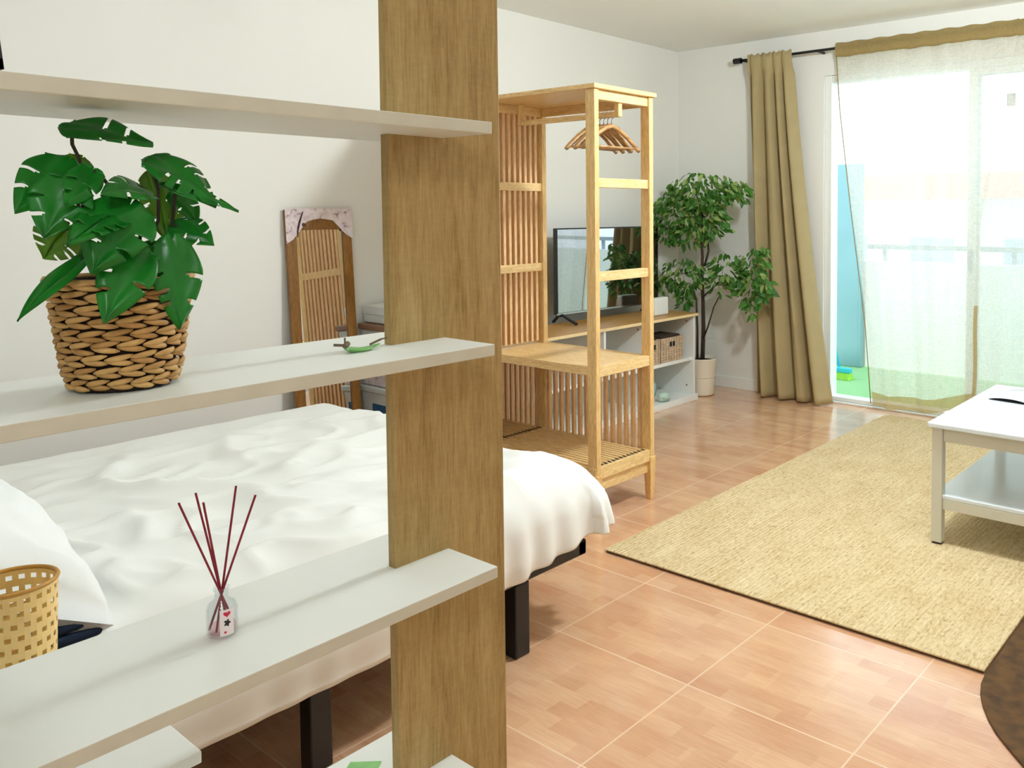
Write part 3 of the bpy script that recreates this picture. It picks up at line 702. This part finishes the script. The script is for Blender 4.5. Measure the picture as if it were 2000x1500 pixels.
# ---------------------------------------------------------------- storage boxes between mirror and wardrobe
def tub(z0, z1, lidmat, label, inside):
    r = thing('storage_box', (-3.78, 2.71, z0), label, 'storage box', 'storage boxes stacked by the wall')
    x0, x1, y0, y1 = -3.915, -3.655, 2.50, 2.92
    h = z1-z0
    b = MB()
    vs = [(x0+.02,y0+.02,z0),(x1-.02,y0+.02,z0),(x1-.02,y1-.02,z0),(x0+.02,y1-.02,z0),(x0,y0,z1-.03),(x1,y0,z1-.03),(x1,y1,z1-.03),(x0,y1,z1-.03)]
    b.add(vs, [(0,3,2,1),(0,1,5,4),(1,2,6,5),(2,3,7,6),(3,0,4,7),(4,5,6,7)])
    link('tub', b, M['clearp'], r, bevel=.008)
    link('lid', MB().box(x0-.008, x1+.008, y0-.010, y1+.008, z1-.03, z1), lidmat, r, bevel=.006)
    if inside:
        link('contents_panel', MB().box(x0+.09, x1-.03, y0+.0035, y0+.0135, z0+.04, z1-.085), M['bluep'], r, bevel=.003)
    return r
tub(.10, .435, M['clearp'], 'clear plastic storage box with blue contents, at the bottom of the stack', True)
tag(link('cardboard_carton', MB().box(-3.91, -3.66, 2.51, 2.91, .438, .50), M['card'], bevel=.004), 'pale printed carton between the two clear storage boxes', 'carton')
tub(.503, .755, M['brownlid'], 'clear plastic storage box with a brown lid, upper of the stack', False)
tag(link('shoe_box', MB().box(-3.925, -3.70, 2.53, 2.87, .758, .83).box(-3.93, -3.695, 2.525, 2.875, .80, .845), M['white'], bevel=.004), 'white box on top of the storage box stack', 'box')
tag(link('plinth_box', MB().box(-3.91, -3.66, 2.505, 2.91, 0, .098), M['brownlid'], bevel=.004), 'brown box under the stack of storage boxes', 'box')

# ---------------------------------------------------------------- tv bench
TBX, TBX0 = -3.44, -3.84
tb = thing('tv_bench', ((TBX+TBX0)/2, 3.92, 0), 'long white tv bench with oak top and open compartments', 'tv bench')
y0, y1 = 3.085, 4.82
link('top', MB().box(TBX0, TBX+.012, y0-.02, y1+.022, .593, .613), [M['oak_top']], tb, bevel=.002)
link('top_edge', MB().box(TBX+.012, TBX+.014, y0-.02, y1+.022, .594, .612), M['bench_edge'], tb)
link('base_board', MB().box(TBX0, TBX+.012, y0-.02, y1+.02, .0, .042), M['white'], tb, bevel=.002)
link('back_panel', MB().box(TBX0, TBX0+.008, y0, y1, .042, .593), M['white'], tb)
for y in (y0, 3.861, 4.262, y1-.018): link('side_panel', MB().box(TBX0+.008, TBX, y, y+.018, .042, .593), M['white'], tb, bevel=.001)
for a, b in ((y0+.018, 3.861), (3.879, 4.262), (4.28, y1-.018)): link('shelf', MB().box(TBX0+.008, TBX-.01, a, b, .283, .305), M['white'], tb, bevel=.001)
for y, z in ((4.60, .555), (4.60, .10), (4.16, .555)):
    link('screw_cap', MB().lathe([(.001,.003),(.007,.002),(.007,0)], (0,0,0), 12, Matrix.Translation((TBX-.06, (4.802 if y > 4.5 else 4.262), z)) @ Matrix.Rotation(PI/2, 4, 'X')), M['frameback'], tb)
# television
tv = thing('television', (-3.72, 4.27, .613), 'flat black television on two angled feet on the tv bench', 'television')
link('panel', MB().box(-3.775, -3.742, 3.79, 4.752, .675, 1.222), M['blackp'], tv, bevel=.003)
link('screen', MB().box(-3.742, -3.7405, 3.798, 4.744, .688, 1.214), M['screen'], tv)
link('bottom_bezel', MB().box(-3.742, -3.739, 3.79, 4.752, .675, .686), M['wire'], tv)
for y in (3.83, 4.66):
    link('foot', MB().bar((-3.758, y, .68), (-3.62, y+.015, .622), .022, .014).bar((-3.758, y, .68), (-3.82, y-.005, .622), .022, .014).box(-3.775, -3.74, y-.012, y+.012, .66, .69), M['blackp'], tv, bevel=.003)
tv.rotation_euler.z = -.06
# things on / in the bench
tag(link('router', MB().box(-3.60, -3.545, 4.50, 4.655, .6135, .735), M['white'], bevel=.01), 'white upright router box at the right end of the tv bench top', 'router')
def wbasket(ya, yb, label):
    r = thing('wicker_basket', (-3.55, (ya+yb)/2, .3055), label, 'basket', 'wicker baskets in the tv bench')
    x0, x1, h = -3.66, -3.462, .165
    b = MB()
    for k in range(9):
        z = .3062+k*h/9; t_ = h/9-.0025; e = .002*(k % 2)
        b.box(x1-.008-e, x1-e+.002, ya, yb, z, z+t_).box(x0, x0+.008, ya, yb, z, z+t_).box(x0+.008, x1-.008, ya, ya+.008, z, z+t_).box(x0+.008, x1-.008, yb-.008, yb, z, z+t_)
    n = max(3, int((yb-ya)/.03))
    for k in range(n+1):
        y = ya+.004 + (yb-ya-.008)*k/n; b.box(x1-.001, x1+.0055, y-.005, y+.005, .3062, .3062+h)
    b.box(x0, x1, ya, yb, .3062, .3112)
    link('woven_wall', b, M['basket_w'], r)
    ym = (ya+yb)/2
    link('handle_hole', MB().box(x1+.004, x1+.0065, ym-.03, ym-.004, .3062+h*.62, .3062+h*.82).box(x1+.004, x1+.0065, ym+.004, ym+.03, .3062+h*.62, .3062+h*.82), M['blackp'], r, bevel=.004)
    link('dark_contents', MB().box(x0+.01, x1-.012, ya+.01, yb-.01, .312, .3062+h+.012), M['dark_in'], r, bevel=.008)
wbasket(4.455, 4.70, 'right wicker basket with handle holes in the tv bench')
wbasket(4.295, 4.437, 'left wicker basket with handle holes in the tv bench')
tag(link('paper_roll', MB().lathe([(.018,0),(.05,0),(.052,.004),(.052,.095),(.05,.1),(.018,.1),(.018,0)], (-3.53, 3.975, .3055), 32), M['paper'], smooth=False), 'white paper roll in the middle compartment of the tv bench', 'paper roll')
pt_ = thing('toy_plate', (-3.53, 4.415, .042), 'light blue round plate standing in the lower right compartment of the tv bench', 'plate')
link('plate', MB().lathe([(.001,0),(.05,0),(.07,.008),(.072,.012),(.05,.006),(.001,.005)], (0,0,0), 32, Matrix.Translation((-3.535, 4.415, .116)) @ Matrix.Rotation(PI/2+.1, 4, 'Y') @ Matrix.Rotation(0,4,'Z')), M['lightblue'], pt_, smooth=True)
mg = thing('mug', (-3.50, 4.50, .042), 'small mint and cream mug lying in the lower right compartment of the tv bench', 'mug')
Tm = Matrix.Translation((-3.48, 4.455, .075)) @ Matrix.Rotation(-PI/2, 4, 'X') @ Matrix.Rotation(.4,4,'Y')
link('cup', MB().lathe([(.001,0),(.026,0),(.030,.006),(.032,.07),(.029,.07),(.027,.008),(.001,.006)], (0,0,0), 28, Tm), M['mint'], mg, smooth=True)
link('cup_base', MB().lathe([(.001,-.002),(.02,-.002),(.022,0)], (0,0,0), 20, Tm), M['pot'], mg)
link('handle', MB().tube([Tm @ Vector((.03+.02*math.sin(a), 0, .035+.02*math.cos(a))) for a in [PI*k/8 for k in range(9)]], .004, 6), M['mint'], mg, smooth=True)

# ---------------------------------------------------------------- ficus tree
fc = Vector((-3.50, 4.99, 0))
ft = thing('ficus_tree', fc, 'artificial ficus tree in a cream pot in the room corner', 'potted tree')
link('pot', MB().lathe([(.001,.002),(.080,.002),(.088,.01),(.096,.13),(.100,.135),(.108,.255),(.112,.262),(.112,.27),(.104,.27),(.098,.245),(.001,.24)], fc, 48), M['pot'], ft, smooth=True, bevel=.001)
link('soil', MB().lathe([(.001,.247),(.099,.247)], fc, 32), M['soil'], ft)
TR = [([(-3.4954,4.99,0.2809),(-3.5037,5.0152,0.4822),(-3.5094,5.0173,0.6681),(-3.502,4.9942,0.856),(-3.4784,4.9673,1.0058),(-3.4873,4.9612,1.1525),(-3.488,4.9816,1.2988)],0.016,0.008),
      ([(-3.5408,4.99,0.2575),(-3.5434,4.9942,0.4813),(-3.5329,4.9673,0.6896),(-3.5648,4.9612,0.7811)],0.01,0.005),
      ([(-3.4862,4.99,0.4121),(-3.4303,4.9612,0.4943),(-3.391,4.9816,0.6421),(-3.3659,5.0097,0.7145)],0.007,0.004),
      ([(-3.4764,4.99,0.9312),(-3.4542,5.0097,1.0415),(-3.4743,5.0197,1.1697),(-3.4444,5.0024,1.2621)],0.009,0.005),
      ([(-3.5076,4.99,1.1146),(-3.566,5.0024,1.2059),(-3.6275,4.9737,1.2616)],0.006,0.003),
      ([(-3.4945,4.99,0.8381),(-3.55,4.96,0.893),(-3.6751,4.9739,0.8683)],0.006,0.003),
      ([(-3.4902,4.99,0.7088),(-3.3787,5.0026,0.806),(-3.2595,5.0197,0.7926),(-3.1469,5.0095,0.9066)],0.006,0.003),
      ([(-3.4359,4.99,1.2622),(-3.383,5.0095,1.4078),(-3.2349,4.9814,1.4772)],0.005,0.003),
      ([(-3.4938,4.99,1.2987),(-3.5271,4.9612,1.4455),(-3.5767,4.9675,1.5199)],0.005,0.003)]
for i, (p, r0, r1) in enumerate(TR):
    n = len(p)
    pts = [Vector(q) for q in p]
    if i < 2: pts[0].z = .245
    link('trunk' if i < 2 else 'branch', MB().tube(pts, [r0+(r1-r0)*k/(n-1) for k in range(n)], 9), M['bark'], ft, smooth=True)
rnd = random.Random(11)
# leaf clusters: centre, radii along x, y, z, number of leaves
CL = [((-3.4955,4.98,1.4746),0.304,0.147,0.132,289),
      ((-3.7249,4.98,1.3174),0.207,0.095,0.157,238),
      ((-3.8201,4.98,1.166),0.123,0.055,0.076,68),
      ((-3.4512,4.98,1.2623),0.209,0.101,0.139,187),
      ((-3.1918,4.98,1.4693),0.1,0.05,0.078,76),
      ((-3.6094,4.98,1.1502),0.18,0.084,0.074,85),
      ((-3.586,4.98,1.3727),0.266,0.126,0.184,136),
      ((-3.6563,4.98,0.8688),0.191,0.088,0.12,127),
      ((-3.8217,4.98,0.7854),0.104,0.046,0.053,47),
      ((-3.6522,4.98,0.7),0.074,0.034,0.09,40),
      ((-3.2766,4.98,0.9211),0.152,0.076,0.123,102),
      ((-3.0663,4.98,0.947),0.122,0.063,0.12,102),
      ((-3.0659,4.98,0.7702),0.122,0.063,0.106,93),
      ((-2.9843,4.98,0.8099),0.08,0.042,0.084,51),
      ((-3.3198,4.98,0.8106),0.103,0.05,0.08,47),
      ((-3.0823,4.98,0.6628),0.041,0.021,0.057,20),
      ((-3.0255,4.98,1.0538),0.073,0.038,0.035,20),
      ((-3.6335,4.98,0.7574),0.11,0.05,0.067,30)]
fol = MB(); fol2 = MB()
for c_, rx, ry, rz, n in CL:
    for k in range(n):
        a = rnd.uniform(0, 2*PI); q = math.sqrt(rnd.random()); e = math.sqrt(max(.02, 1-q*q))*rnd.uniform(-1, 1)
        p = Vector(c_) + Vector((rx*q*math.cos(a) - .6*ry*e, ry*e, -rz*q*math.sin(a)))
        p.x = max(p.x, LX+.06); p.y = min(p.y, 5.22)
        L = rnd.uniform(.046, .074); w = L*rnd.uniform(.40, .52)
        d = Vector((math.cos(a)*.9+rnd.uniform(-.5,.5), rnd.uniform(-.9,.9), -.55+rnd.uniform(-.6,.5))).normalized()
        nn = Vector((rnd.uniform(-.7,.9), rnd.uniform(-1.2,.2), rnd.uniform(.1,1.2))); nn = (nn-d*nn.dot(d)).normalized(); sd = d.cross(nn)
        prof = [(0,0),(.22,.75),(.48,1),(.75,.62),(1,0)]
        vs = []; 
        for t_, ww in prof:
            c0 = p+d*(L*t_) - nn*(.16*L*t_*t_)
            vs += [c0-sd*(w/2*ww)+nn*(.10*w*ww), c0, c0+sd*(w/2*ww)+nn*(.10*w*ww)]
        fs = []
        for i in range(4): fs += [(i*3,i*3+1,(i+1)*3+1,(i+1)*3),(i*3+1,i*3+2,(i+1)*3+2,(i+1)*3+1)]
        (fol2 if rnd.random() < .26 else fol).add(vs, fs)
link('foliage', fol, M['ficus'], ft); 
o = link('foliage', fol2, M['ficus_l'], ft); o['label'] = 'pale variegated leaves'

# ---------------------------------------------------------------- curtains
RYC, RZC = 5.20, 2.404
cr = thing('curtain_rod', (-1.9, RYC, RZC), 'black curtain rod above the glass door', 'curtain rod')
link('rod', MB().tube([(-3.33, RYC, RZC), (-.3, RYC, RZC)], .0095, 10), M['black'], cr, smooth=True)
link('finial', MB().tube([(-3.36, RYC, RZC), (-3.30, RYC, RZC)], .021, 14), M['black'], cr)
for x in (-3.285, -2.70): link('bracket', MB().bar((x, RYC, RZC), (x, WY, RZC), .012, .016), M['black'], cr)
def brown(u, v):
    z = .012 + (2.43-.012)*v
    xl = -3.24 + (-3.165+3.24)*(1-v)**1.0; xr = -2.885 + (-2.585+2.885)*(1-v)**1.35
    ph = u*2*PI*4.2 + .6*math.sin(u*9)
    amp = (.022 + .036*(1-v)**.7); 
    x = xl+(xr-xl)*u + .010*math.sin(ph*1.0+1.2)*(1-v*.4)
    y = RYC-.005 + amp*math.sin(ph + .5*math.sin(v*3+u*4)) + .010*math.sin(ph*2.3+v*2)*(1-v)
    if v > .93: y = y + (RYC-.022+(y-RYC)*.25-y)*min(1, (v-.93)/.03)
    z2 = z + (.006*math.sin(ph*2) if v > .985 else 0)
    return Vector((x, min(y, WY-.022), z2))
bcur = tag(link('brown_curtain', MB().grid(brown, 170, 60), M['curtain'], smooth=True, solid=.003), 'gathered olive brown linen curtain left of the glass door', 'curtain')
def lerpn(pts, x):
    for (a, p), (b, q) in zip(pts, pts[1:]):
        if x <= b: return p+(q-p)*(x-a)/(b-a)
    return pts[-1][1]
def sheer_panel(name, left, right, botf, label, seed, dy=0):
    root = thing(name, (left[0][1], RYC, 0), label, 'sheer curtain', 'sheer curtains on the glass door')
    def fn(u, z):
        xl, xr = lerpn(left, z), lerpn(right, z); x = xl+(xr-xl)*u; g = 1-z/2.44
        y = RYC + dy + (.010+.022*g)*math.sin(u*15+seed+.8*math.sin(z*1.3+u*3)) + .006*math.sin(u*41+seed*2+z*.8) + .012*noise.noise(Vector((u*4+seed, z*1.6, 1)))*(.3+g)
        return Vector((x, min(y, WY-.03), z))
    def part(nm, z0f, z1f, mat, nv, thick):
        b = MB().grid(lambda u, v: fn(u, z0f(u)+(z1f(u)-z0f(u))*v), 110, nv)
        return link(nm, b, mat, root, smooth=True)
    part('sheer_cloth', lambda u: botf(u)+.085, lambda u: 2.344, M['sheer'], 70, 0)
    part('bottom_hem', botf, lambda u: botf(u)+.085, M['sheer_hem'], 5, 0)
    def pocket(u, v):
        a = 2*PI*v; p = fn(u, 2.39); return Vector((p.x, RYC+.016*math.sin(a)*(1-.3*math.cos(a))+.003*math.sin(u*47), 2.391+.047*math.cos(a)+.003*math.sin(u*50+seed)))
    link('rod_pocket', MB().grid(pocket, 110, 16), M['sheer_hem'], root, smooth=True)
    return root
p1 = sheer_panel('sheer_curtain', [(0,-2.29),(.55,-2.335),(1.366,-2.45),(2.0,-2.53),(2.44,-2.562)], [(0,-1.63),(.2,-1.622),(.62,-1.616),(1.2,-1.61),(2.44,-1.388)],
            lambda u: .045+.085*max(0,(u-.45)/.55)**1.6, 'left sheer linen curtain beside the open door gap', 1.0)
p2 = sheer_panel('sheer_curtain', [(0,-1.63),(1.2,-1.63),(2.44,-1.392)], [(0,-.56),(2.44,-.52)],
            lambda u: .05+.01*math.sin(u*6), 'right sheer linen curtain behind the coffee table', 4.0, .035)
def edge(root, xs, side):
    b = MB().tube([Vector((x, RYC+.004, z)) for z, x in xs], .0035, 6); link('side_hem', b, M['sheer_hem'], root, smooth=True)
edge(p1, [(.06,-2.294),(.55,-2.335),(1.366,-2.45),(2.0,-2.53),(2.43,-2.562)], 0)
bR = MB().grid(lambda u, v: Vector((lerpn([(0,-1.63),(.2,-1.622),(.62,-1.616),(1.2,-1.61),(2.44,-1.388)], .2+.55*v)-.012+.024*u+.004*math.sin(v*6), RYC-.012, .2+.55*v)), 3, 24)
link('side_hem', bR, M['sheer_hem'], p1, smooth=True)

# ---------------------------------------------------------------- rug, hide, coffee table
rg_ = thing('jute_rug', (-1.443, 3.79, 0), 'large natural jute rug on the tiled floor', 'rug')
link('pile', MB().box(-2.168, -.718, 2.428, 5.16, .0075, .014), M['jute'], rg_, bevel=.003, bseg=3)
link('edge_shadow', MB().box(-2.163, -.723, 2.434, 5.155, .001, .0072), M['rug_shadow'], rg_)  # dark slab stands in for the shadow along the rug's edge
hp = [(-.716,2.425),(-.710,2.37),(-.695,2.315),(-.672,2.262),(-.644,2.212),(-.61,2.164),(-.567,2.118),(-.519,2.07),(-.45,2.0),(-.36,1.94),(-.1,1.9),(.2,2.1),(.32,2.6),(.28,3.2),(-.1,3.5),(-.5,3.45),(-.70,3.3),(-.714,3.0)]
tag(link('hide_rug', MB().poly(hp, .006, Matrix.Translation((0,0,.001))), M['hide'], bevel=.003), 'dark brown hide rug with a curved edge beside the jute rug', 'rug')
ct = thing('coffee_table', (-.87, 3.70, .014), 'white two-tier coffee table standing on the jute rug', 'coffee table')
tx0, tx1, ty0, ty1 = -1.19, -.55, 3.235, 4.14
link('table_top', MB().box(tx0, tx1, ty0, ty1, .478, .498), M['table'], ct, bevel=.004)
lx = (tx0+.035, tx1-.035); ly = (ty0+.035, ty1-.035)
for x in lx:
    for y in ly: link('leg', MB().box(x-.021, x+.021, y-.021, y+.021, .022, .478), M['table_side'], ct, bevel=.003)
for x in lx:
    for y in ly: link('foot_glide', MB().box(x-.016, x+.016, y-.016, y+.016, .0145, .022), M['blackp'], ct)
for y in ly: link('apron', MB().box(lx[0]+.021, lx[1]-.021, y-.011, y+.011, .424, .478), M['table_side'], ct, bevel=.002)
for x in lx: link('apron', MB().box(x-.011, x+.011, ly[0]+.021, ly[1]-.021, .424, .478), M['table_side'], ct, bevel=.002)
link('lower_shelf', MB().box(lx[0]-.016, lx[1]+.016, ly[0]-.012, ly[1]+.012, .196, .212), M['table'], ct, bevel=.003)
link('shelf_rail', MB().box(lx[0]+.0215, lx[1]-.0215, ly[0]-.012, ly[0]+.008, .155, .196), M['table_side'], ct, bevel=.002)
mz = thing('magazine', (-.99, 3.86, .498), 'open magazine lying on the coffee table', 'magazine')
Mz = Matrix.Translation((-1.115, 3.79, .4985)) @ Matrix.Rotation(-.12, 4, 'Z')
link('pages', MB().grid(lambda u, v: Mz @ Vector((.34*u, .24*v, .004+.010*abs(math.sin(u*PI*2))**.7)), 20, 2), M['paper'], mz, smooth=True, solid=.003)
link('cover', MB().box(-.004, .345, -.005, .245, 0, .002, Mz), M['blackp'], mz)

# ---------------------------------------------------------------- balcony and outside
gb = MB().box(-4.6, 1.6, 5.51, 6.75, -.06, -.005)
tag(link('artificial_grass', gb, M['grass']), 'green artificial grass on the balcony floor', 'grass', kind='stuff')
struct('wall_balcony', MB().box(-4.7, 1.7, 6.75, 6.87, -.4, .90), M['parapet'])
tag(link('balcony_partition', MB().box(-4.6, -3.05, 6.66, 6.70, -.004, 1.72).box(-3.049, -3.03, 6.65, 6.71, -.004, 1.722), M['tealp'], bevel=.004), 'teal privacy screen at the end of the balcony', 'privacy screen')
rl = thing('balcony_railing', (-1.2, 6.81, .9), 'grey metal railing on the balcony parapet', 'railing')
link('top_rail', MB().box(-3.03, 1.6, 6.78, 6.84, 1.0, 1.04), M['bluegrey'], rl)
for k in range(5): link('baluster', MB().box(-2.9+k*1.05, -2.87+k*1.05, 6.80, 6.83, .9, 1.0), M['bluegrey'], rl)
br = thing('broom', (-2.95, 6.12, 0), 'cyan-handled broom with lime bristles on the balcony grass', 'broom')
link('handle', MB().tube([(-2.99, 6.18, .07), (-3.35, 6.50, .78)], .011, 8), M['cyan'], br, smooth=True)
link('brush_block', MB().bar((-3.06, 6.16, .06), (-2.88, 6.16, .06), .05, .04), M['cyan'], br, bevel=.008)
bl = MB()
for k in range(14):
    x = -3.05+.16*k/13; bl.frustum((x+.02*(k-6.5)/6.5, 6.12, -.003), .024, .09, (x, 6.16, .045), .014, .03)
link('bristles', bl, M['lime'], br)
def house(x0, x1, y, zt, roofz, label, nw):
    r = thing('house', ((x0+x1)/2, y+2, -4), label, 'house')
    link('walls', MB().box(x0, x1, y, y+4, -4, zt), M['house'], r)
    rf = MB(); rf.add([(x0-.3,y-.4,zt),(x1+.3,y-.4,zt),(x1+.3,y+4.4,zt),(x0-.3,y+4.4,zt),(x0-.3,y+2,roofz),(x1+.3,y+2,roofz)], [(0,3,2,1),(0,1,5,4),(2,3,4,5),(1,2,5),(3,0,4)])
    link('roof', rf, M['roof'], r)
    for k in range(nw):
        x = x0+(x1-x0)*(k+.5)/nw; w = link('window', MB().box(x-.45, x+.45, y-.03, y+.02, zt-2.0, zt-.8), M['bluegrey'], r)
house(-9, -1.5, 17, 1.55, 2.15, 'low white house with terracotta roof beyond the balcony', 4)
house(-5.5, 3, 26, 2.6, 3.5, 'taller white house with terracotta roof behind the low house', 4)
